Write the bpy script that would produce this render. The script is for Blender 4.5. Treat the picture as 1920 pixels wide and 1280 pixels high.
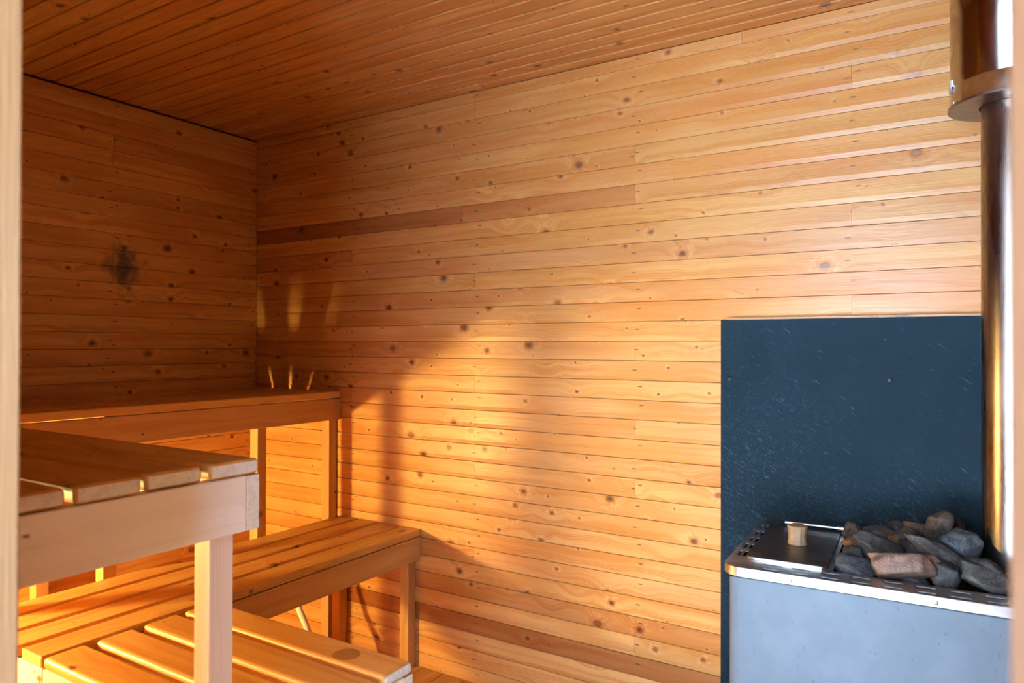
import bpy, bmesh, math, random
from mathutils import Matrix, Vector, noise

for o in list(bpy.data.objects):
    bpy.data.objects.remove(o)
scn = bpy.context.scene
col = scn.collection
R = math.radians

# ------------------------------------------------------------------ camera
CAM = Vector((2.9124, -2.30, 1.3152))
YAW, PITCH, ROLL, FPX = 0.558882, 0.006318, -0.0022987, 1341.3
fw = Vector((-math.sin(YAW)*math.cos(PITCH), math.cos(YAW)*math.cos(PITCH), math.sin(PITCH)))
rt0 = Vector((math.cos(YAW), math.sin(YAW), 0)); dn0 = fw.cross(rt0)
rt = rt0*math.cos(ROLL) + dn0*math.sin(ROLL); dn = dn0*math.cos(ROLL) - rt0*math.sin(ROLL)
cd = bpy.data.cameras.new('camera'); cam = bpy.data.objects.new('camera', cd); col.objects.link(cam)
m = Matrix.Identity(4)
for i in range(3):
    m[i][0] = rt[i]; m[i][1] = -dn[i]; m[i][2] = -fw[i]; m[i][3] = CAM[i]
cam.matrix_world = m
cd.sensor_width = 36; cd.lens = FPX*36/1920; cd.clip_start = .02
cd.dof.use_dof = True; cd.dof.focus_distance = 2.45; cd.dof.aperture_fstop = 5.0
scn.camera = cam

# ------------------------------------------------------------------ sky, exposure
W = bpy.data.worlds.new('overcast_sky'); scn.world = W; W.use_nodes = True
bg = W.node_tree.nodes['Background']
bg.inputs['Color'].default_value = (0.62, 0.88, 1.25, 1); bg.inputs['Strength'].default_value = 24.0
scn.view_settings.view_transform = 'Standard'; scn.view_settings.look = 'None'
scn.view_settings.gamma = 1; scn.view_settings.use_curve_mapping = False
scn.view_settings.exposure = 0.0
sl = bpy.data.lights.new('sun', 'SUN'); sl.energy = 620.0; sl.angle = R(.6); sl.color = (.80, 1.04, 1.28)
so = bpy.data.objects.new('sun', sl); col.objects.link(so)      # high behind the cabin: it lights the ground before the door
so.rotation_euler = Vector((-.30, -.28, -.91)).to_track_quat('-Z', 'Y').to_euler()
cy = scn.cycles
cy.max_bounces = 6; cy.diffuse_bounces = 4; cy.adaptive_threshold = .1; cy.glossy_bounces = 3; cy.transmission_bounces = 0; cy.transparent_max_bounces = 2
cy.caustics_reflective = False; cy.caustics_refractive = False
LAMP_W = 4000.0          # radiance of the warm lamp globe

# sky portal in the doorway (samples the sky, gives no light of its own)
XL, XR, YF, DT = 2.181, 2.928, -1.985, 1.98      # door reveal left, right, inner face of front wall, head height
pl = bpy.data.lights.new('sky_portal', 'AREA'); pl.shape = 'RECTANGLE'; pl.size = XR-XL; pl.size_y = DT
pl.cycles.is_portal = True
po = bpy.data.objects.new('sky_portal', pl); col.objects.link(po)
po.location = ((XL+XR)/2, YF-.16, DT/2); po.rotation_euler = (R(90), 0, 0)

# ------------------------------------------------------------------ node helpers
class NT:
    def __init__(s, name):
        s.m = bpy.data.materials.new(name); s.m.use_nodes = True
        s.t = s.m.node_tree; s.b = s.t.nodes['Principled BSDF']
    def n(s, typ, **kw):
        x = s.t.nodes.new(typ)
        for k, v in kw.items(): setattr(x, k, v)
        return x
    def set(s, inp, v):
        if hasattr(v, 'is_output') or isinstance(v, bpy.types.NodeSocket): s.t.links.new(v, inp)
        elif v is not None: inp.default_value = v
    def math(s, op, a, b=None, c=None, clamp=False):
        x = s.n('ShaderNodeMath', operation=op, use_clamp=clamp)
        for i, v in enumerate((a, b, c)):
            if v is not None: s.set(x.inputs[i], v)
        return x.outputs[0]
    def vmath(s, op, a, b=None):
        x = s.n('ShaderNodeVectorMath', operation=op); s.set(x.inputs[0], a)
        if b is not None: s.set(x.inputs[1], b)
        return x.outputs[0]
    def mix(s, f, a, b, mode='MIX'):
        x = s.n('ShaderNodeMix', data_type='RGBA', blend_type=mode)
        s.set(x.inputs[0], f); s.set(x.inputs[6], a); s.set(x.inputs[7], b); return x.outputs[2]
    def noise(s, v, scale, detail=2, rough=.5, dist=0, dim='3D'):
        x = s.n('ShaderNodeTexNoise', noise_dimensions=dim); s.set(x.inputs['Vector'], v)
        x.inputs['Scale'].default_value = scale; x.inputs['Detail'].default_value = detail
        x.inputs['Roughness'].default_value = rough; x.inputs['Distortion'].default_value = dist
        return x.outputs['Fac'] if 'Fac' in x.outputs else x.outputs[0]
    def ramp(s, v, lo, hi, a=0., b=1.):
        x = s.n('ShaderNodeMapRange', interpolation_type='SMOOTHSTEP')
        s.set(x.inputs[0], v); s.set(x.inputs[1], lo); s.set(x.inputs[2], hi); s.set(x.inputs[3], a); s.set(x.inputs[4], b)
        return x.outputs[0]
    def xyz(s, v):
        x = s.n('ShaderNodeSeparateXYZ'); s.set(x.inputs[0], v); return x.outputs
    def comb(s, a, b, c):
        x = s.n('ShaderNodeCombineXYZ')
        for i, v in enumerate((a, b, c)): s.set(x.inputs[i], v)
        return x.outputs[0]
    def bump(s, h, strength, dist=.002):
        x = s.n('ShaderNodeBump'); s.set(x.inputs['Height'], h); x.inputs['Strength'].default_value = strength
        x.inputs['Distance'].default_value = dist; s.t.links.new(x.outputs[0], s.b.inputs['Normal'])
    def out(s, color=None, rough=None, metal=None, spec=None, coat=None):
        if color is not None: s.set(s.b.inputs['Base Color'], color)
        if rough is not None: s.set(s.b.inputs['Roughness'], rough)
        if metal is not None: s.set(s.b.inputs['Metallic'], metal)
        if spec is not None: s.set(s.b.inputs['Specular IOR Level'], spec)
        return s.m

def c4(r, g, b): return (r, g, b, 1)

def wood(name, early, late, rough=.42, knots=7.5, knot_amt=1.0, spec=.5, nails=None, stain=None, end=False):
    """pine along local x; the object's colour multiplies the albedo, its random number shifts the figure"""
    t = NT(name)
    oi = t.n('ShaderNodeObjectInfo'); tc = t.n('ShaderNodeTexCoord').outputs['Object']
    off = t.vmath('MULTIPLY', t.comb(oi.outputs['Random'], oi.outputs['Random'], oi.outputs['Random']), (61.7, 23.3, 41.9))
    P = t.vmath('ADD', tc, off); x, y, z = t.xyz(P)
    s_ = t.math('MULTIPLY_ADD', z, .7, y)
    def n2(kx, ky, ys, detail=1, rough=.5):
        return t.noise(t.comb(t.math('MULTIPLY', x, kx), t.math('MULTIPLY', ys, ky), 0), 1, detail, rough, 0, '2D')
    # knots
    vo = t.n('ShaderNodeTexVoronoi', feature='F1', voronoi_dimensions='2D')
    t.set(vo.inputs['Vector'], t.comb(t.math('MULTIPLY', x, .8), s_, 0)); vo.inputs['Scale'].default_value = knots
    d = vo.outputs['Distance']; cc = t.xyz(vo.outputs['Color'])
    wob = n2(80, 80, s_)
    r = t.math('MULTIPLY_ADD', t.math('POWER', cc[0], 3.0), .072, .016)
    dr = t.math('DIVIDE', t.math('MULTIPLY_ADD', t.math('SUBTRACT', wob, .5), .03, d), r)
    has = t.math('GREATER_THAN', cc[1], .10)
    kn = t.math('MULTIPLY', t.ramp(dr, 1.15, .8), has)
    edge = t.math('MULTIPLY', t.math('MULTIPLY', t.ramp(dr, 1.2, .95), t.ramp(dr, .5, .9)), has)
    core = t.math('MULTIPLY', t.ramp(dr, .85, .3), t.math('MULTIPLY', has, t.ramp(cc[2], .1, .5)))
    halo = t.math('MULTIPLY', t.ramp(dr, 2.6, 1.0), has)
    pale = t.math('MULTIPLY', t.math('MULTIPLY', t.ramp(dr, 4.6, 2.2), t.ramp(wob, .40, .62)), has)
    # grain bends round the knots
    bend = t.math('MULTIPLY', t.ramp(d, .55, .0), t.math('MULTIPLY', r, .55))
    warp = n2(1.5, 6.4, s_)
    yy = t.math('ADD', t.math('ADD', s_, bend), t.math('MULTIPLY', warp, .026))
    ring = t.math('POWER', t.math('MULTIPLY_ADD', t.math('SINE', t.math('MULTIPLY', yy, 900)), .5, .5), 2.0)
    fib = n2(4, 260, yy, 2, .6)
    band = n2(.8, 36, yy)
    g = t.math('ADD', t.math('MULTIPLY', ring, t.ramp(band, .36, .66, .06, .46)), t.math('MULTIPLY', t.ramp(fib, .35, .75), .32))
    g = t.math('ADD', g, t.ramp(band, .42, .72, 0, .42), clamp=True)
    c = t.mix(g, c4(*early), c4(*late))
    blot = n2(2.0, 7, s_)
    c = t.mix(t.ramp(blot, .40, .70, .0, .5), c, c4(late[0]*.98, late[1]*.90, late[2]*.78))
    c = t.mix(t.math('MULTIPLY', pale, .6*knot_amt), c, c4(early[0]*1.06, early[1]*1.16, early[2]*1.35))
    c = t.mix(t.math('MULTIPLY', halo, .70*knot_amt), c, c4(late[0]*.82, late[1]*.64, late[2]*.5))
    c = t.mix(t.math('MULTIPLY', kn, .85*knot_amt), c, c4(.20, .085, .028))
    c = t.mix(t.math('MULTIPLY', edge, .55*knot_amt), c, c4(.10, .038, .014))
    c = t.mix(t.math('MULTIPLY', core, .85*knot_amt), c, c4(.045, .016, .007))
    if nails:
        ax, start, step = nails
        pos = t.xyz(t.n('ShaderNodeNewGeometry').outputs['Position'])[ax]
        q = t.math('DIVIDE', t.math('SUBTRACT', pos, start), step)
        q = t.math('SUBTRACT', t.math('FRACT', t.math('ADD', q, .5)), .5)
        jit = t.math('MULTIPLY', t.math('SUBTRACT', oi.outputs['Random'], .5), .035)
        dx = t.math('DIVIDE', t.math('ADD', t.math('MULTIPLY', q, step), jit), .0085)
        ly = t.xyz(tc)[1]
        dy = t.math('DIVIDE', t.math('ADD', ly, t.math('MULTIPLY_ADD', oi.outputs['Random'], .02, -.016)), .0021)
        rr = t.math('ADD', t.math('POWER', dx, 2.0), t.math('POWER', dy, 2.0))
        c = t.mix(t.ramp(rr, 1.6, .3, 0, .85), c, c4(.05, .02, .01))
    if stain:
        ctr, rad, scol, amt, ring_only = stain
        pos = t.n('ShaderNodeNewGeometry').outputs['Position']
        dv = t.vmath('DIVIDE', t.vmath('SUBTRACT', pos, ctr), rad)
        ln = t.n('ShaderNodeVectorMath', operation='LENGTH'); t.set(ln.inputs[0], dv); ln = ln.outputs['Value']
        ln = t.math('ADD', ln, t.math('MULTIPLY', t.math('SUBTRACT', t.noise(pos, 28, 3), .5), .25 if ring_only else 1.5))
        msk = t.ramp(ln, 1.0, .93 if ring_only else .1, 0, amt)
        c = t.mix(msk, c, c4(*scol))
    c = t.mix(1.0, c, oi.outputs['Color'], 'MULTIPLY')
    t.bump(t.math('ADD', t.math('MULTIPLY', n2(1.6, 20, s_, 0), 3.4), n2(8, 320, s_, 0)), .22, .001)
    return t.out(c, t.ramp(fib, .2, .8, rough-.06, rough+.08), 0, spec)

EARLY, LATE = (.63, .335, .115), (.455, .178, .038)
M_wall = wood('pine_panel_back', EARLY, LATE, .34, spec=.32, nails=(0, .64, .6687))
M_left = wood('pine_panel_left', EARLY, LATE, .42, nails=(1, -.70, .6687),
              stain=((0, -.655, 1.635), (.5, .10, .13), (.035, .014, .006), .93, False))
M_ceil = wood('pine_panel_ceiling', EARLY, LATE, .42)
M_slat = wood('bench_slat_pine', (.64, .34, .105), (.50, .215, .046), .45, knots=5.5)
M_ring = wood('bench_slat_pine_ring_mark', (.64, .34, .105), (.50, .215, .046), .45, knots=5.5,
              stain=((1.644, -1.03, .563), (.036, .034, .5), (.26, .095, .02), .8, True))
M_rail = wood('bench_rail_spruce', (.60, .325, .115), (.48, .22, .06), .5, knots=5)
M_daylit = wood('spruce_daylight_pale', (.87, .80, .73), (.79, .69, .60), .55, knots=5, knot_amt=.8)  # bench timber whitened; the colour stands in for cool daylight on it
M_floor = wood('floor_plank_pine', (.48, .24, .085), (.35, .14, .04), .45, knots=5)
M_jamb = wood('door_frame_pine', (.30, .175, .098), (.25, .14, .075), .5, knots=3, knot_amt=.5)
M_knob = wood('knob_pine', (.33, .22, .12), (.21, .11, .045), .6, knots=3, knot_amt=0)

def endgrain(name, base):
    t = NT(name); tc = t.n('ShaderNodeTexCoord').outputs['Object']; x, y, z = t.xyz(tc)
    oi = t.n('ShaderNodeObjectInfo').outputs['Random']
    rad = t.n('ShaderNodeVectorMath', operation='LENGTH')
    t.set(rad.inputs[0], t.comb(0, y, t.math('ADD', z, t.math('MULTIPLY_ADD', oi, .06, .02))))
    rings = t.math('MULTIPLY_ADD', t.math('SINE', t.math('MULTIPLY', rad.outputs['Value'], 1700)), .5, .5)
    n = t.noise(tc, 120, 3)
    c = t.mix(t.math('MULTIPLY', rings, .35), c4(*base), c4(base[0]*.72, base[1]*.66, base[2]*.6))
    c = t.mix(t.ramp(n, .4, .75, 0, .45), c, c4(base[0]*.6, base[1]*.55, base[2]*.5))
    t.bump(n, .3, .001)
    return t.out(c, .8, 0, .2)
M_end = endgrain('weathered_end_grain', (.76, .68, .58))
M_end2 = endgrain('warm_end_grain', (.66, .40, .17))

def plain(name, color, rough=.5, metal=0, spec=.5):
    t = NT(name); n = t.noise(t.n('ShaderNodeTexCoord').outputs['Object'], 60, 3)
    return t.out(t.mix(t.ramp(n, .3, .7, 0, .35), c4(*color), c4(*[v*.75 for v in color])), rough, metal, spec)
M_back = plain('dark_backing', (.10, .04, .015), .9, 0, .1)
M_out = plain('added_porch_cladding', (.35, .22, .12), .8, 0, .2)

def steel(name, color, rough, var=.1, scale=(4, 40, 40), streak=(.6, .5, .45), amt=.4):
    t = NT(name); tc = t.n('ShaderNodeTexCoord').outputs['Object']
    n = t.noise(t.vmath('MULTIPLY', tc, scale), 1, 4, .6)
    n2 = t.noise(tc, 14, 4, .65)
    c = t.mix(t.ramp(n2, .35, .75, 0, amt), c4(*color), c4(*[a*b for a, b in zip(color, streak)]))
    t.bump(n, .05, .0005)
    return t.out(c, t.ramp(n, .3, .7, max(.02, rough-var), rough+var), 1)
M_rim = steel('stove_rim_steel', (.66, .64, .62), .36, .06, (8, 60, 60), (.62, .48, .38), .6)
M_lid = steel('lid_dark_steel', (.16, .14, .125), .42, .08, (12, 80, 20))
M_rod = steel('polished_rod', (.90, .91, .93), .42, .05)
M_pipe = steel('heat_tinted_flue', (.20, .165, .145), .30, .06, (60, 60, 4), (.75, .62, .55), .6)
M_sleeve = steel('polished_sleeve', (.43, .42, .41), .12, .04, (30, 30, 3), (.85, .8, .74), .3)

def galv():
    t = NT('stove_body_grey_coat'); tc = t.n('ShaderNodeTexCoord').outputs['Object']
    n = t.noise(tc, 9, 4, .6); s = t.noise(t.vmath('MULTIPLY', tc, (1, 1, .45)), 130, 1)
    c = t.mix(t.ramp(n, .35, .7), c4(.078, .103, .128), c4(.096, .123, .15))
    c = t.mix(t.ramp(s, .71, .77, 0, .55), c, c4(.035, .045, .055))
    t.bump(n, .04, .001)
    return t.out(c, .5, 0, .3)
M_body = galv()

def slate():
    t = NT('heat_shield_dark_board'); tc = t.n('ShaderNodeTexCoord').outputs['Object']
    x, y, z = t.xyz(tc)
    a = R(-33)   # scratches fall towards the right
    u = t.math('ADD', t.math('MULTIPLY', x, math.cos(a)), t.math('MULTIPLY', z, math.sin(a)))
    v = t.math('SUBTRACT', t.math('MULTIPLY', z, math.cos(a)), t.math('MULTIPLY', x, math.sin(a)))
    s1 = t.noise(t.comb(t.math('MULTIPLY', u, 48), t.math('MULTIPLY', v, 260), 0), 1, 2, .6, .8)
    s2 = t.noise(t.comb(t.math('MULTIPLY', u, 22), t.math('MULTIPLY', v, 150), 7), 1, 1, .5, .5)
    fine = t.noise(tc, 170, 3, .7)
    big = t.noise(tc, 3.2, 3, .6)
    wear = t.ramp(t.math('ADD', t.math('MULTIPLY', t.math('ADD', x, z), -.42), big), .05, .55)   # more worn low and left
    c = t.mix(big, c4(.004, .009, .013), c4(.008, .015, .021))
    c = t.mix(t.math('MULTIPLY', t.ramp(s1, .58, .74), t.math('MULTIPLY_ADD', wear, .30, .03)), c, c4(.075, .11, .145))
    c = t.mix(t.ramp(s2, .69, .80, 0, .13), c, c4(.15, .20, .25))
    c = t.mix(t.math('MULTIPLY', t.ramp(fine, .48, .72), t.math('MULTIPLY', wear, .18)), c, c4(.05, .078, .105))
    t.bump(fine, .12, .0006)
    return t.out(c, t.ramp(fine, .3, .7, .50, .66), 0, .012)
M_slate = slate()
M_plate = steel('dull_end_plate', (.20, .17, .15), .35)
M_black = plain('black_screw', (.008, .008, .009), .5, 0, .15)
M_dark = plain('stove_inner_black', (.03, .027, .025), .8, 0, .2)
M_slot_shade = plain('slot_shade_teal', (.03, .05, .062), .6)
M_plastic = plain('white_plastic', (.75, .74, .70), .4)

def granite():
    t = NT('sauna_stone'); tc = t.n('ShaderNodeTexCoord').outputs['Object']; oi = t.n('ShaderNodeObjectInfo')
    off = t.vmath('ADD', tc, t.vmath('MULTIPLY', t.comb(oi.outputs['Random'], oi.outputs['Random'], oi.outputs['Random']), (17., 31., 9.)))
    n1 = t.noise(off, 420, 2, .7); n2 = t.noise(off, 40, 3, .6); n3 = t.noise(off, 300, 2, .6)
    c = t.mix(t.ramp(n2, .35, .7), c4(.42, .40, .38), c4(.95, .92, .88))
    c = t.mix(t.ramp(n1, .55, .70, 0, .8), c, c4(3.0, 3.0, 3.0))
    c = t.mix(t.ramp(n3, .40, .30, 0, .8), c, c4(.22, .2, .2))
    c = t.mix(1.0, c, oi.outputs['Color'], 'MULTIPLY')
    t.bump(t.math('ADD', n2, t.math('MULTIPLY', n1, .5)), .55, .004)
    return t.out(c, .72, 0, .4)
M_stone = granite()

def ground_mat():
    t = NT('pale_gravel'); tc = t.n('ShaderNodeTexCoord').outputs['Object']
    n = t.noise(tc, 22, 5, .7)
    t.bump(n, .6, .02)
    return t.out(t.mix(n, c4(.38, .39, .40), c4(.63, .64, .66)), .9, 0, .2)
M_ground = ground_mat()

def lamp_mat():
    t = NT('warm_lamp_glass'); t.b.inputs['Base Color'].default_value = c4(.9, .7, .4)
    t.b.inputs['Emission Color'].default_value = c4(1.0, .75, .24); t.b.inputs['Emission Strength'].default_value = LAMP_W
    return t.m
M_lamp = lamp_mat()

# ------------------------------------------------------------------ object helpers
def tag(o, label=None, cat=None, group=None, kind=None):
    if label: o['label'] = label
    if cat: o['category'] = cat
    if group: o['group'] = group
    if kind: o['kind'] = kind
    return o

def put(name, mesh, parent=None, mat=None):
    """link a mesh; mat is its world matrix"""
    o = bpy.data.objects.new(name, mesh); col.objects.link(o)
    if parent is not None:
        o.parent = parent; o.matrix_parent_inverse = wm[parent.name].inverted()
    M = mat if mat is not None else Matrix.Identity(4)
    o.matrix_basis = M; wm[o.name] = M.copy()
    return o
wm = {}

def thing(name, loc, label, cat, group=None, rz=0):
    o = bpy.data.objects.new(name, None); col.objects.link(o)
    o.empty_display_size = .1
    M = Matrix.Translation(loc) @ Matrix.Rotation(rz, 4, 'Z'); o.matrix_basis = M; wm[o.name] = M.copy()
    return tag(o, label, cat, group)

def mesh_of(bm, name, mats):
    bmesh.ops.recalc_face_normals(bm, faces=bm.faces)
    me = bpy.data.meshes.new(name); bm.to_mesh(me); bm.free()
    for mm in mats: me.materials.append(mm)
    if any(p.use_smooth for p in me.polygons): me.set_sharp_from_angle(angle=R(42))
    return me

def add_box(bm, lo, hi):
    v = [bm.verts.new((x, y, z)) for x in (lo[0], hi[0]) for y in (lo[1], hi[1]) for z in (lo[2], hi[2])]
    for f in ((0, 1, 3, 2), (4, 6, 7, 5), (0, 4, 5, 1), (2, 3, 7, 6), (0, 2, 6, 4), (1, 5, 7, 3)):
        bm.faces.new([v[i] for i in f])

def boxes(name, mats, *bx):
    bm = bmesh.new()
    for lo, hi in bx: add_box(bm, lo, hi)
    return mesh_of(bm, name, mats)

AX = {'x': Vector((1, 0, 0)), 'y': Vector((0, 1, 0)), 'z': Vector((0, 0, 1)),
      '-x': Vector((-1, 0, 0)), '-y': Vector((0, -1, 0)), '-z': Vector((0, 0, -1))}
def frame(o, xa, za):
    X, Z = AX[xa], AX[za]; Y = Z.cross(X); M = Matrix.Identity(4)
    for i in range(3):
        M[i][0], M[i][1], M[i][2], M[i][3] = X[i], Y[i], Z[i], o[i]
    return M

_panel = {}
def panel_mesh(L, w=.0672, T=.014, mat=None):
    """tongue and groove board: flat face, chamfered lower strip, fine gap; local x length, y up, z out"""
    key = (round(L, 3), round(w, 4), mat.name)
    if key in _panel: return _panel[key]
    h = w/2 - (.0016 if mat is M_ceil else .0007)
    prof = [(-h, 0), (-h, T-.0030), (-h+.0125, T-.0005), (-h+.0145, T), (h-.0012, T), (h, T-.0015), (h, 0)]
    bm = bmesh.new(); e = L/2 - .0004
    a = [bm.verts.new((-e, y, z)) for y, z in prof]; b = [bm.verts.new((e, y, z)) for y, z in prof]
    n = len(prof)
    for i in range(n): bm.faces.new((a[i], a[(i+1) % n], b[(i+1) % n], b[i]))
    bm.faces.new(a); bm.faces.new(b)
    _panel[key] = mesh_of(bm, 'panel_board', [mat]); return _panel[key]

_beam = {}
def beam_mesh(L, Wd, T, bev, mat, endm, seg=2):
    key = (round(L, 3), round(Wd, 4), round(T, 4), bev, mat.name, endm.name)
    if key in _beam: return _beam[key]
    bm = bmesh.new(); add_box(bm, (-L/2, -Wd/2, -T/2), (L/2, Wd/2, T/2))
    bmesh.ops.recalc_face_normals(bm, faces=bm.faces)
    if bev: bmesh.ops.bevel(bm, geom=list(bm.edges), offset=bev, segments=seg, affect='EDGES', profile=.5)
    for f in bm.faces:
        f.normal_update(); f.material_index = 1 if abs(f.normal.x) > .75 else 0
    _beam[key] = mesh_of(bm, 'beam', [mat, endm]); return _beam[key]

def beam(name, parent, lo, hi, along, up='z', mat=None, endm=None, bev=.004, tint=None, seg=2):
    """a straight timber given by its world bounds; local x along its length, local z the face named by up"""
    lo, hi = Vector(lo), Vector(hi); c = (lo+hi)/2; s = hi-lo
    M = frame(c, along, up); ax = {'x': 0, 'y': 1, 'z': 2}
    i = ax[along.strip('-')]; k = ax[up.strip('-')]; j = 3-i-k
    o = put(name, beam_mesh(s[i], s[j], s[k], bev, mat, endm or M_end2, seg), parent, M)
    t = tint or rng.uniform(.86, 1.08); o.color = (t, t*rng.uniform(.95, 1.02), t*rng.uniform(.90, 1.02), 1)
    return o

rng = random.Random(11)
def board_tint(o, v=None):
    r = rng.random()
    t = v if v else (rng.uniform(.74, .84) if r < .02 else rng.uniform(.93, 1.07))
    s = (1.0-t)*.6 if t < 1 else 0
    o.color = (t, t*(1-s*1.1)*rng.uniform(.965, 1.02), t*(1-s*1.6)*rng.uniform(.93, 1.03), 1)

# ------------------------------------------------------------------ room shell
CEIL, XW, PW = 2.314, 3.46, .0672
T = .014
def structure(name, mesh):
    o = put(name, mesh); tag(o, kind='structure'); return o

wall_back = structure('wall_back', boxes('wall_back', [M_back], ((-.16, T-.001, -.05), (XW+.16, .16, CEIL+.12))))
wall_left = structure('wall_left', boxes('wall_left', [M_back], ((-.16, YF-.12, -.05), (-T+.001, T-.001, CEIL+.12))))
wall_right = structure('wall_right', boxes('wall_right', [M_back], ((XW+T-.001, YF-.12, -.05), (XW+.16, T-.001, CEIL+.12))))
wall_front = structure('wall_front', boxes('wall_front', [M_back],
    ((-T+.001, YF-.12, -.05), (XL-.03, YF-T+.001, CEIL+.12)), ((XR+.03, YF-.12, -.05), (XW+T-.001, YF-T+.001, CEIL+.12)),
    ((XL-.03, YF-.12, DT+.03), (XR+.03, YF-T+.001, CEIL+.12))))
ceiling = structure('ceiling', boxes('ceiling', [M_back], ((-T+.001, YF-T+.001, CEIL+T-.001), (XW+T-.001, T-.001, CEIL+.12))))
floor = structure('floor', boxes('floor', [M_back], ((-T+.001, YF-T+.001, -.06), (XW+T-.001, T-.001, -.021))))
ground = structure('ground', boxes('ground', [M_ground], ((-25, -30, -.30), (30, 25, -.20))))

# unseen roofed enclosure added to dim and narrow the daylight (behind the camera)
YP = -3.4
added_porch = structure('wall_added_porch_left', boxes('wall_added_porch_left', [M_out], ((1.65, YP, -.2), (1.75, YF-.12, 2.55))))
structure('wall_added_porch_right', boxes('wall_added_porch_right', [M_out], ((3.40, YP, -.2), (3.50, YF-.12, 2.55))))
structure('ceiling_added_porch', boxes('ceiling_added_porch', [M_out], ((1.65, YP-.1, 2.55), (3.50, YF-.12, 2.65))))
structure('floor_added_porch', boxes('floor_added_porch', [M_out], ((1.75, YP, -.2), (3.40, YF-.15, -.06))))

def row(parent, mat, xa, za, origin, u0, u1, vc, joints, w=PW, tints=None):
    """one course of boards from u0 to u1 along xa, broken at the joints; origin carries the plane"""
    cuts = [u0] + [j for j in sorted(joints) if u0+.12 < j < u1-.12] + [u1]
    A = AX[xa]; Y = AX[za].cross(A)
    for n, (a, b) in enumerate(zip(cuts[:-1], cuts[1:])):
        p = Vector(origin) + A*((a+b)/2) + Y*vc - AX[za]*T
        o = put('board', panel_mesh(b-a, w, T, mat), parent, frame(p, xa, za))
        board_tint(o, tints[n] if tints and n < len(tints) else None)

# back wall: joints at the studs; seen joints where the photograph shows them
STUD = [.64, 1.30, 1.97, 2.646]
k = 0; z = 2.3148 - .0408 - PW/2   # centre of the first full course
row(wall_back, M_wall, 'x', '-y', (0, 0, 0), 0, XW, 2.294, [1.30, 2.33], w=.040)
seen = {0: [1.30], 2: [2.646], 3: [.64], 4: [1.97], 8: [.64, 2.646], 10: [1.30], 12: [2.646], 14: [.64, 1.97], 16: [1.30], 17: [.64],
        18: [1.30, 1.97], 20: [.64], 21: [1.30, 1.97], 23: [.64], 26: [1.30], 29: [1.97], 31: [.64]}
pick = [seen.get(i, []) for i in range(40)]
while z > -.04:
    tn = None
    if abs(z-1.838) < PW/2: tn = [.56, .74, .95]; pick[k] = [1.24, 1.97]
    if abs(z-.249) < PW/2: tn = [.55, .62]
    row(wall_back, M_wall, 'x', '-y', (0, 0, 0), 0, XW, z, pick[k % len(pick)], tints=tn)
    z -= PW; k += 1
z = 2.307 - PW/2 + .0
row_i = 0
z = 2.240 + PW/2
while z > -.04:
    js = rng.choice([[-.70], [], [-.70], [-1.37], []]) if row_i != 2 else [-.70]
    row(wall_left, M_left, 'y', 'x', (0, 0, 0), YF, 0, z, js)
    z -= PW; row_i += 1
z = CEIL - PW/2
while z > -.04:
    row(wall_right, M_wall, '-y', '-x', (XW, 0, 0), 0, -YF, z, rng.choice([[.7], [], [1.4]]))
    fl = [(0, XL-.03), (XR+.03, XW)] if z < DT+.03+PW/2 else [(0, XW)]
    for a, b in fl: row(wall_front, M_wall, '-x', 'y', (0, YF, 0), -b, -a, z, [])
    z -= PW
y = -.0336+.013
k = 0
while y > YF - .02:
    js = rng.choice([[1.35], [.75, 2.3], [1.9], [2.5], [1.05], []])
    row(ceiling, M_ceil, 'x', '-z', (0, 0, CEIL), 0, XW, -y, js)
    y -= PW; k += 1
# floor planks along y
x = .09
while x < XW - .02:
    b = min(x+.1065, XW); a = max(0, x)
    o = beam('plank', floor, (a+.001, YF, -.021), (b-.001, 0, 0), 'y', 'z', M_floor, M_end2, .002, seg=1)
    x += .1065
beam('plank', floor, (0.0, YF, -.021), (.089, 0, 0), 'y', 'z', M_floor, M_end2, .002, seg=1)

# door frame
door = structure('door_1', boxes('door_sill', [M_jamb], ((XL, YF-.15, -.04), (XR, YF, .012))))
beam('jamb', door, (XL-.034, YF-.15, 0), (XL, YF+.004, DT), 'z', 'x', M_jamb, M_end2, .003, 1.0)
beam('jamb', door, (XR, YF-.15, 0), (XR+.034, YF+.004, DT), 'z', '-x', M_jamb, M_end2, .003, 1.0)
beam('head', door, (XL-.034, YF-.15, DT), (XR+.034, YF+.004, DT+.034), 'x', '-z', M_jamb, M_end2, .003, 1.0)

# ------------------------------------------------------------------ benches
ZU, ZL = 1.113, .563       # bench tops
RT, RH = .028, .098        # slat and rail thickness, rail height
P = .0455                  # post side

# upper bench along the left wall
b = thing('upper_bench', (.30, -.9, 0), 'high wooden slat bench along the left wall, its far end against the back wall', 'bench')
for i in range(5):
    x0 = .478 - .1145*i
    beam('slat', b, (x0, -1.4438, ZU-RT), (x0+.1, -.004, ZU), 'y', 'z', M_slat, M_end2, .004)
beam('front_rail', b, (.550, -1.4438, ZU-RT-.003-.094), (.578, -.002, ZU-RT-.003), 'y', 'x', M_rail, M_end2, .003)
for yy in (-.045, -.425, -1.027):
    beam('post', b, (.5045, yy-.0005, 0), (.550, yy+P-.003, ZU-RT-.001), 'z', '-y', M_rail, M_end2, .002)
beam('post', b, (.002, -1.000, 0), (.0475, -.9545, ZU-RT-.097), 'z', '-y', M_rail, M_end2, .002)
for yy in (-1.025, -.0445):
    beam('cross_bearer', b, (.030, yy, ZU-RT-.095), (.5035, yy+.040, ZU-RT), 'x', 'y', M_rail, M_end2, .003)
beam('back_rail', b, (.0015, -1.443, ZU-RT-.095), (.0295, -.052, ZU-RT), 'y', 'x', M_rail, M_end2, .003)

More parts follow.
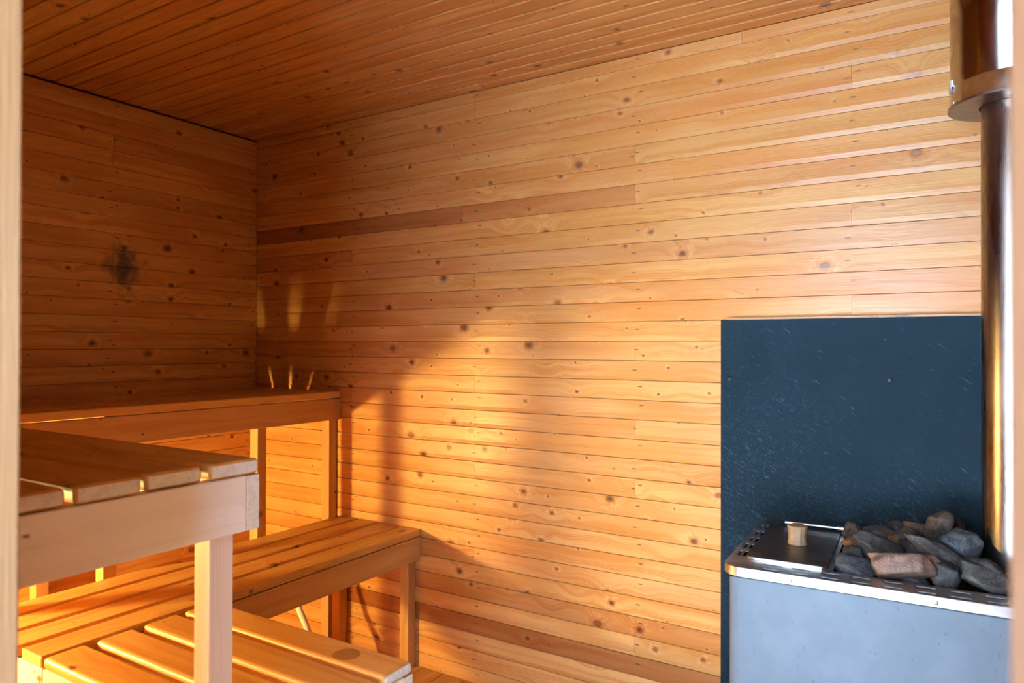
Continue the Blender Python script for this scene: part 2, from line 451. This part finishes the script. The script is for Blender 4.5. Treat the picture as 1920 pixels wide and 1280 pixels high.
# upper bench along the front wall, nearest the camera
XE = 1.840
b = thing('upper_bench', (1.2, -1.7, 0), 'high slat bench nearest the camera with daylit-pale end rail and grey sawn ends', 'bench')
ys = [-1.444, -1.555, -1.664, -1.773, -1.882]
for i, y1 in enumerate(ys):
    beam('slat', b, (.0015, y1-.099, ZU-RT), (XE + (.0, -.004, .002, -.002, 0)[i], y1, ZU), 'x', 'z', M_slat, M_end, .0085, seg=3)
beam('front_rail', b, (.0015, -1.472, ZU-RT-.099), (XE, -1.444, ZU-RT-.001), 'x', 'y', M_rail, M_end, .002)
beam('end_rail', b, (XE-RT, YF+.006, ZU-RT-.099), (XE, -1.4725, ZU-RT-.001), 'y', 'x', M_daylit, M_end, .002, 1.03)
beam('leg', b, (1.767, -1.5245, 0), (1.8115, -1.4775, ZU-RT-.001), 'z', 'x', M_daylit, M_end, .002, 1.06)
beam('leg', b, (.5045, -1.5185, 0), (.550, -1.4730, ZU-RT-.001), 'z', 'x', M_rail, M_end2, .002)
beam('leg', b, (1.767, YF+.012, 0), (1.8115, YF+.057, ZU-RT-.001), 'z', 'x', M_daylit, M_end, .002)

# lower bench along the left
b = thing('lower_bench', (.8, -.7, 0), 'low four-slat bench along the left wall in front of the high bench', 'bench')
for i in range(4):
    x0 = .936 - .1185*i
    beam('slat', b, (x0, -1.435 - (.004 if i else 0), ZL-RT), (x0+.1, -.003, ZL), 'y', 'z', M_slat, M_end2, .004)
beam('front_rail', b, (1.008, -1.404, ZL-RT-.003-.093), (1.036, -.002, ZL-RT-.003), 'y', 'x', M_rail, M_end2, .003)
er = beam('end_rail', b, (.5805, -1.434, ZL-RT-.096), (1.0365, -1.406, ZL-RT-.001), 'x', '-y', M_daylit, M_end2, .002)
for xx, yy in ((.9625, -.0475), (.575, -.0475), (.9625, -1.404), (.600, -1.404)):
    beam('leg', b, (xx, yy, 0), (xx+.045, yy+.045, ZL-RT-.001), 'z', '-y' if xx > .9 else 'x', M_rail, M_end2, .002)
sc = bmesh.new(); bmesh.ops.create_cone(sc, cap_ends=True, segments=16, radius1=.004, radius2=.0035, depth=.002)
put('screw', mesh_of(sc, 'screw', [M_rod]), b, Matrix.Translation((1.0, -1.4345, .52)) @ Matrix.Rotation(R(90), 4, 'X'))

# lower bench towards the door
b = thing('lower_bench', (1.4, -1.2, 0), 'low slat bench below the nearest high bench, with rounded slats and a round stain', 'bench')
fr = [(-1.435, -1.335), (-1.313, -1.214), (-1.190, -1.090), (-1.072, -.972)]
for i, (a, c) in enumerate(fr):
    beam('slat', b, (1.041 + (0, .004, .005, .009)[i], a, ZL-RT), (1.806, c, ZL), 'x', 'z', M_ring if i == 3 else M_slat, M_end, .011, seg=4)
beam('front_rail', b, (1.040, -1.0, ZL-RT-.095), (1.8055, -.9725, ZL-RT-.001), 'x', 'y', M_rail, M_end, .002)
beam('back_rail', b, (1.040, -1.434, ZL-RT-.096), (1.8055, -1.406, ZL-RT-.001), 'x', '-y', M_daylit, M_end, .002)
beam('end_rail', b, (1.777, -1.4055, ZL-RT-.096), (1.805, -1.0005, ZL-RT-.001), 'y', 'x', M_daylit, M_end, .002)
for xx, yy in ((1.731, -1.046), (1.731, -1.405), (1.06, -1.405)):
    beam('leg', b, (xx, yy, 0), (xx+.045, yy+.045, ZL-RT-.001), 'z', 'x', M_rail, M_end, .002)

# ------------------------------------------------------------------ round shapes
def lathe(name, prof, mats, seg=48, cap=True, idx=None):
    bm = bmesh.new(); rings = []
    for r, z in prof:
        rings.append([bm.verts.new((r*math.cos(2*math.pi*i/seg), r*math.sin(2*math.pi*i/seg), z)) for i in range(seg)])
    for a, c in zip(rings[:-1], rings[1:]):
        for i in range(seg):
            f = bm.faces.new((a[i], a[(i+1) % seg], c[(i+1) % seg], c[i])); f.smooth = True
    if cap:
        bm.faces.new(rings[0]); bm.faces.new(rings[-1])
    return mesh_of(bm, name, mats)

def tube(name, pts, r, mats, seg=12):
    bm = bmesh.new(); rings = []
    for i, p in enumerate(pts):
        p = Vector(p); d = (Vector(pts[min(i+1, len(pts)-1)]) - Vector(pts[max(i-1, 0)])).normalized()
        s = d.cross(Vector((0, 0, 1)) if abs(d.z) < .9 else Vector((1, 0, 0))).normalized(); u = s.cross(d)
        rings.append([bm.verts.new(p + s*r*math.cos(2*math.pi*k/seg) + u*r*math.sin(2*math.pi*k/seg)) for k in range(seg)])
    for a, c in zip(rings[:-1], rings[1:]):
        for i in range(seg):
            f = bm.faces.new((a[i], a[(i+1) % seg], c[(i+1) % seg], c[i])); f.smooth = True
    bm.faces.new(rings[0]); bm.faces.new(rings[-1])
    return mesh_of(bm, name, mats)

# ------------------------------------------------------------------ heat shield behind the stove
PX0, PX1, PZ1, PY = 2.273, 3.36, 1.398, -.030
b = thing('heat_shield', (PX0, PY, 0), 'dark slate-coloured heat shield board standing behind the stove', 'heat shield')
bm = bmesh.new(); add_box(bm, (PX0, PY-.004, .03), (PX1, PY+.006, PZ1))
bmesh.ops.recalc_face_normals(bm, faces=bm.faces); bmesh.ops.bevel(bm, geom=list(bm.edges), offset=.0012, segments=1, affect='EDGES')
bmesh.ops.translate(bm, verts=bm.verts, vec=(-PX0, -PY, -.75))
put('board', mesh_of(bm, 'shield_board', [M_slate]), b, Matrix.Translation((PX0, PY, .75)))
screw = lathe('shield_screw', [(.0070, 0), (.0070, .0014), (.0056, .0032), (.0034, .0036), (.0032, .0020), (.0004, .0020)], [M_black], 20)
for sx, sz in ((2.301, 1.212), (2.746, 1.222), (3.19, 1.22), (2.296, .272)):
    put('screw', screw, b, Matrix.Translation((sx, PY-.0038, sz)) @ Matrix.Rotation(R(90), 4, 'X'))
beam('top_strip', b, (PX0+.012, PY+.0065, PZ1-.020), (PX1-.012, -.0005, PZ1+.0075), 'x', '-y', M_floor, M_end2, .001)  # darker brown strip along the top edge of the shield
for sx in (2.29, 2.735, 3.18):
    beam('spacer', b, (sx, PY+.0065, .06), (sx+.028, -.0005, PZ1-.021), 'z', '-y', M_rail, M_end2, .001)

# ------------------------------------------------------------------ stove
ZS, ANG = .787, R(2.7)
SM = Matrix.Translation((2.425, -.560, 0)) @ Matrix.Rotation(ANG, 4, 'Z')
stove = thing('sauna_stove', (2.425, -.560, 0), 'blue-grey steel sauna stove with slotted rim, water tank lid and stone bin', 'stove', rz=ANG)
SW, SD = .74, .480

def rrect(x0, y0, x1, y1, r, n=8):
    pts = []
    for cx, cy, a0 in ((x1-r, y0+r, -90), (x1-r, y1-r, 0), (x0+r, y1-r, 90), (x0+r, y0+r, 180)):
        for i in range(n+1):
            a = R(a0 + 90*i/n); pts.append((cx + r*math.cos(a), cy + r*math.sin(a)))
    return pts

def plate_holes(outer, holes, z, th):
    bm = bmesh.new()
    for loop in [outer] + holes:
        vs = [bm.verts.new((x, y, z)) for x, y in loop]
        for i in range(len(vs)): bm.edges.new((vs[i], vs[(i+1) % len(vs)]))
    bmesh.ops.triangle_fill(bm, use_beauty=True, use_dissolve=False, edges=list(bm.edges), normal=(0, 0, 1))
    bmesh.ops.recalc_face_normals(bm, faces=bm.faces)
    g = bmesh.ops.extrude_face_region(bm, geom=list(bm.faces))
    bmesh.ops.translate(bm, verts=[v for v in g['geom'] if isinstance(v, bmesh.types.BMVert)], vec=(0, 0, -th))
    return bm

def prism(outer, z0, z1, cap0=True, cap1=True, smooth=True):
    bm = bmesh.new()
    a = [bm.verts.new((x, y, z0)) for x, y in outer]; c = [bm.verts.new((x, y, z1)) for x, y in outer]; n = len(a)
    for i in range(n):
        f = bm.faces.new((a[i], a[(i+1) % n], c[(i+1) % n], c[i])); f.smooth = smooth
    if cap0: bm.faces.new(a)
    if cap1: bm.faces.new(c)
    return bm

def band(outer, inner, z0, z1):
    bm = bmesh.new(); n = len(outer)
    L = [[bm.verts.new((x, y, z)) for x, y in o] for o, z in ((outer, z0), (outer, z1), (inner, z1), (inner, z0))]
    for k in range(4):
        a, c = L[k], L[(k+1) % 4]
        for i in range(n):
            f = bm.faces.new((a[i], a[(i+1) % n], c[(i+1) % n], c[i])); f.smooth = k in (0, 2)
    return bm

holes = []
kx = .0865
while kx + .044 < SW-.05:
    for yc in (.018, .056): holes.append(rrect(kx, yc-.0058, kx+.044, yc+.0058, .0056, 4))
    kx += .0637
for xc in (.0155, .0300):
    for j in range(5): holes.append(rrect(xc-.0038, .104+.0745*j, xc+.0038, .152+.0745*j, .0037, 3))
for xc in (SW-.0155, SW-.030):
    for j in range(5): holes.append(rrect(xc-.0038, .104+.0745*j, xc+.0038, .152+.0745*j, .0037, 3))
BIN = (.238, .078, SW-.045, .452)
holes.append(rrect(*BIN, .006, 2))
rim = put('rim', mesh_of(plate_holes(rrect(0, 0, SW, SD, .042, 10), holes, ZS, .0022), 'rim', [M_rim]), stove, SM)
put('rim_lip', mesh_of(band(rrect(-.0015, -.0015, SW+.0015, SD+.0015, .0435, 10), rrect(.0008, .0008, SW-.0008, SD-.0008, .0412, 10), ZS-.021, ZS-.0004), 'rim_lip', [M_rim]), rim, SM)
put('body', mesh_of(band(rrect(.010, .010, SW-.010, SD-.010, .030, 10), rrect(.013, .013, SW-.013, SD-.013, .027, 10), .085, ZS-.0024), 'body', [M_body]), stove, SM)
put('bottom_plate', mesh_of(prism(rrect(.013, .013, SW-.013, SD-.013, .027, 6), .085, .09), 'bottom_plate', [M_dark]), stove, SM)
put('slot_shade_sheet', mesh_of(prism(rrect(.016, .004, SW-.016, .0745, .003, 2), ZS-.026, ZS-.0245), 'slot_shade_sheet', [M_slot_shade]), stove, SM)  # added sheet, coloured dark to give the slots their shade
x0, y0, x1, y1 = BIN
put('stone_bin', mesh_of(band(rrect(x0-.003, y0-.003, x1+.003, y1+.003, .008, 2), rrect(x0, y0, x1, y1, .006, 2), .655, ZS-.0025), 'stone_bin', [M_dark]), stove, SM)
put('bin_floor', mesh_of(prism(rrect(x0-.003, y0-.003, x1+.003, y1+.003, .008, 2), .650, .655), 'bin_floor', [M_dark]), stove, SM)
for lx in (.05, SW-.05):
    for ly in (.06, SD-.06):
        put('foot', mesh_of(prism(rrect(lx-.018, ly-.018, lx+.018, ly+.018, .004, 2), 0, .085), 'foot', [M_dark]), stove, SM)
rv = lathe('rivet', [(.0048, 0), (.0048, .0008), (.0036, .0024), (.0014, .0031)], [M_rod], 16)
for rx in (.155, .445, .66):
    put('rivet', rv, rim, SM @ Matrix.Translation((rx, -.0014, ZS-.0115)) @ Matrix.Rotation(R(90), 4, 'X'))
lid = put('tank_lid', mesh_of(prism(rrect(.037, .083, .226, .468, .016, 5), ZS+.0006, ZS+.0062, smooth=False), 'tank_lid', [M_lid]), stove, SM)
put('lid_edge', mesh_of(band(rrect(.060, .0795, .214, .0828, .0012, 2), rrect(.0606, .0801, .2134, .0822, .0006, 2), ZS+.0005, ZS+.0055), 'lid_edge', [M_rod]), lid, SM)
kp = []
for i in range(10):
    s = i/9; kp.append((.0215 + .0035*(2*s-1)**2 + .0012*s, ZS+.0064 + .047*s))
kp = [(kp[0][0]-.002, kp[0][1]-.0002)] + kp + [(kp[-1][0]-.003, kp[-1][1]+.002), (.004, kp[-1][1]+.0022)]
knob = lathe('knob', kp, [M_knob], 11)
for p in knob.polygons: p.use_smooth = False
put('knob', knob, lid, SM @ Matrix.Translation((.135, .268, 0)))
put('hinge_rod', tube('hinge_rod', [(.078, .446, ZS+.018), (.222, .446, ZS+.018)], .0038, [M_rod]), lid, SM)
put('hinge_sleeve', tube('hinge_sleeve', [(.216, .446, ZS+.018), (.233, .446, ZS+.018)], .0060, [M_rod]), lid, SM)
put('hinge_post', tube('hinge_post', [(.231, .446, ZS-.001), (.231, .446, ZS+.018)], .0032, [M_black]), lid, SM)
put('hinge_post', tube('hinge_post', [(.084, .446, ZS+.004), (.084, .446, ZS+.018)], .0032, [M_black]), lid, SM)

# ------------------------------------------------------------------ flue
FX, FY, FR, SR = 3.018, -.25, .0615, .1255
flue = thing('flue_pipe', (FX, FY, .66), 'tall polished steel flue pipe rising from the stove into a wide sleeve', 'flue pipe')
FM = Matrix.Translation((FX, FY, 0))
put('pipe', lathe('pipe', [(FR, .6565), (FR, 1.60), (FR, 2.30)], [M_pipe], 64), flue, FM)
ZB = 1.888
put('sleeve', lathe('sleeve', [(SR-.004, ZB+.004), (SR-.001, ZB+.003), (SR-.001, ZB+.045), (SR-.0028, ZB+.047), (SR-.0028, ZB+.052), (SR-.001, ZB+.054), (SR-.001, CEIL-.001)], [M_sleeve], 96, cap=False), flue, FM)
n = 64
ep = band([((SR+.004)*math.cos(2*math.pi*i/n), (SR+.004)*math.sin(2*math.pi*i/n)) for i in range(n)],
          [((FR+.004)*math.cos(2*math.pi*i/n), (FR+.004)*math.sin(2*math.pi*i/n)) for i in range(n)], ZB-.002, ZB+.0035)
endp = put('end_plate', mesh_of(ep, 'end_plate', [M_plate]), flue, FM)
aa = R(198)
put('clip', boxes('clip', [M_rod], ((SR-.001, -.006, ZB+.040), (SR+.003, .006, ZB+.068))), flue, FM @ Matrix.Rotation(R(193), 4, 'Z'))
put('screw', rv, endp, FM @ Matrix.Rotation(aa+.12, 4, 'Z') @ Matrix.Translation((SR+.0035, 0, ZB+.008)) @ Matrix.Rotation(R(90), 4, 'Y'))

# ------------------------------------------------------------------ stones
def rock(seed, dx, dy, dz, planes=11):
    r = random.Random(seed); bm = bmesh.new()
    bmesh.ops.create_icosphere(bm, subdivisions=4, radius=1)
    pls = []
    for i in range(planes):
        v = Vector((r.gauss(0, 1), r.gauss(0, 1), r.gauss(0, 1))).normalized(); pls.append((v, r.uniform(.50, .84)))
    o = Vector((r.uniform(0, 50), r.uniform(0, 50), r.uniform(0, 50)))
    for v in bm.verts:
        p = v.co.copy()
        for nrm, h in pls:
            e = p.dot(nrm) - h
            if e > 0: p -= nrm*e*.88
        p *= 1 + .13*noise.noise(p*1.9+o) + .06*noise.noise(p*5+o) + .028*noise.noise(p*13+o)
        v.co = p
    lo = [min(v.co[i] for v in bm.verts) for i in range(3)]; hi = [max(v.co[i] for v in bm.verts) for i in range(3)]
    for v in bm.verts:
        v.co = Vector([((v.co[i]-lo[i])/(hi[i]-lo[i])-.5)*s for i, s in enumerate((dx, dy, dz))])
    for f in bm.faces: f.smooth = True
    return mesh_of(bm, 'stone', [M_stone])

GREY, DARK, BROWN, RUST, PINK, BLUE = (.052, .050, .048), (.026, .025, .024), (.052, .034, .022), (.14, .058, .02), (.140, .080, .058), (.040, .045, .050)
G = 'sauna stones heaped on the stove'
#   x, y, z, width, height, depth, tilt, colour, label
STONES = [
 (2.672, -.165, .818, .060, .045, .06, 8, BROWN, 'small brown stone at the rear left of the heap, beside the hinge rod end'),
 (2.732, -.165, .818, .092, .046, .07, 3, GREY, 'flat grey-brown stone in the back row, second from the left'),
 (2.779, -.128, .832, .064, .044, .06, -5, DARK, 'dark stone peeking out at the middle of the back row'),
 (2.818, -.155, .838, .070, .046, .06, 6, BROWN, 'brown stone in the back row left of the tall upright stone'),
 (2.790, -.225, .830, .080, .052, .07, -14, BROWN, 'rusty brown stone behind the top end of the long slab'),
 (2.688, -.245, .806, .068, .050, .07, -25, RUST, 'small bright rust-orange stone at the left of the heap'),
 (2.745, -.325, .820, .118, .074, .09, 4, DARK, 'large dark grey rounded stone above the pinkish stone, to its left'),
 (2.828, -.262, .815, .100, .070, .08, 12, DARK, 'dark brown stone tucked beneath the long slab'),
 (2.876, -.345, .828, .178, .050, .07, 33, GREY, 'long narrow grey stone slab slanting down to the right'),
 (2.868, -.205, .864, .068, .092, .07, 6, BROWN, 'tall upright brown stone, the highest of the heap'),
 (2.900, -.140, .852, .050, .066, .05, -8, DARK, 'thin dark stone right behind the tall upright one'),
 (2.915, -.300, .846, .094, .080, .085, -8, BLUE, 'big rounded blue-grey stone beside the flue pipe'),
 (2.690, -.318, .790, .062, .060, .07, 20, DARK, 'dark stone at the left edge of the bin beside the tank lid'),
 (2.703, -.420, .789, .092, .054, .08, 8, BLUE, 'grey speckled stone at the front left of the heap by the lid'),
 (2.803, -.428, .812, .146, .074, .095, -6, PINK, 'big pinkish stone at the front middle of the heap'),
 (2.829, -.428, .774, .066, .040, .045, 10, DARK, 'small dark stone wedged under the pinkish stone'),
 (2.882, -.412, .800, .068, .066, .07, 4, DARK, 'dark upright stone at the front, right of the pinkish stone'),
 (2.962, -.372, .816, .094, .056, .08, 14, DARK, 'dark smooth stone below the blue-grey one, near the flue'),
 (2.958, -.410, .804, .108, .060, .075, 8, GREY, 'large two-toned grey stone at the front right of the heap'),
 (2.998, -.352, .800, .052, .036, .05, 12, DARK, 'small dark stone behind the large front right stone'),
 (3.034, -.405, .806, .072, .066, .07, -4, GREY, 'grey stone at the far right edge, half hidden by the door frame'),
]
for i, (x, y, z, w, h, dp, tl, cl, lab) in enumerate(STONES):
    o = put('sauna_stone', rock(100+i, w, dp, h), None,
            Matrix.Translation((x, y, z)) @ Matrix.Rotation(R(-4), 4, 'Z') @ Matrix.Rotation(R(tl), 4, 'Y'))
    o.color = (*cl, 1); tag(o, lab, 'stone', G)
r2 = random.Random(5)
for i, (lx, ly) in enumerate([(.29, .13), (.38, .13), (.47, .13), (.56, .13), (.29, .22), (.38, .22), (.47, .22), (.29, .31), (.38, .31), (.47, .31),
                              (.29, .40), (.38, .40), (.47, .40)]):
    p = SM @ Vector((lx, ly, 0))
    o = put('sauna_stone', rock(300+i, .088, .092, r2.uniform(.095, .118)), None, Matrix.Translation((p.x, p.y, .711)) @ Matrix.Rotation(ANG, 4, 'Z'))
    c = r2.choice([DARK, DARK, GREY]); o.color = (*c, 1)
    tag(o, 'dark stone in the lower layer of the bin, showing in the gaps of the heap', 'stone', 'lower layer of sauna stones')

# ------------------------------------------------------------------ lamp under the benches, white hose
lx, lz = .215, .80
b = thing('wall_lamp', (lx, YF, lz), 'small warm round lamp low in the corner under the high benches', 'lamp')
LM = Matrix.Translation((lx, YF+.0005, lz)) @ Matrix.Rotation(R(-90), 4, 'X')
put('base', lathe('lamp_base', [(.050, 0), (.050, .012), (.040, .022), (.026, .024)], [M_plastic], 32), b, LM)
gl = [(.024, .0245)] + [(.036*math.cos(R(a)), .060+.036*math.sin(R(a))) for a in range(-65, 90, 15)] + [(.002, .096)]
put('globe', lathe('lamp_globe', gl, [M_lamp], 32), b, LM)
o = put('drain_hose', tube('drain_hose', [(.56, -.32, .52), (.585, -.31, .41), (.625, -.30, .31), (.652, -.30, .250), (.700, -.30, .180), (.735, -.30, .09), (.75, -.30, .04), (.77, -.31, .0135), (.84, -.40, .0125), (.86, -.60, .0125)], .0125, [M_plastic], 16))
tag(o, 'thin white plastic hose hanging to the floor beneath the low bench', 'hose')
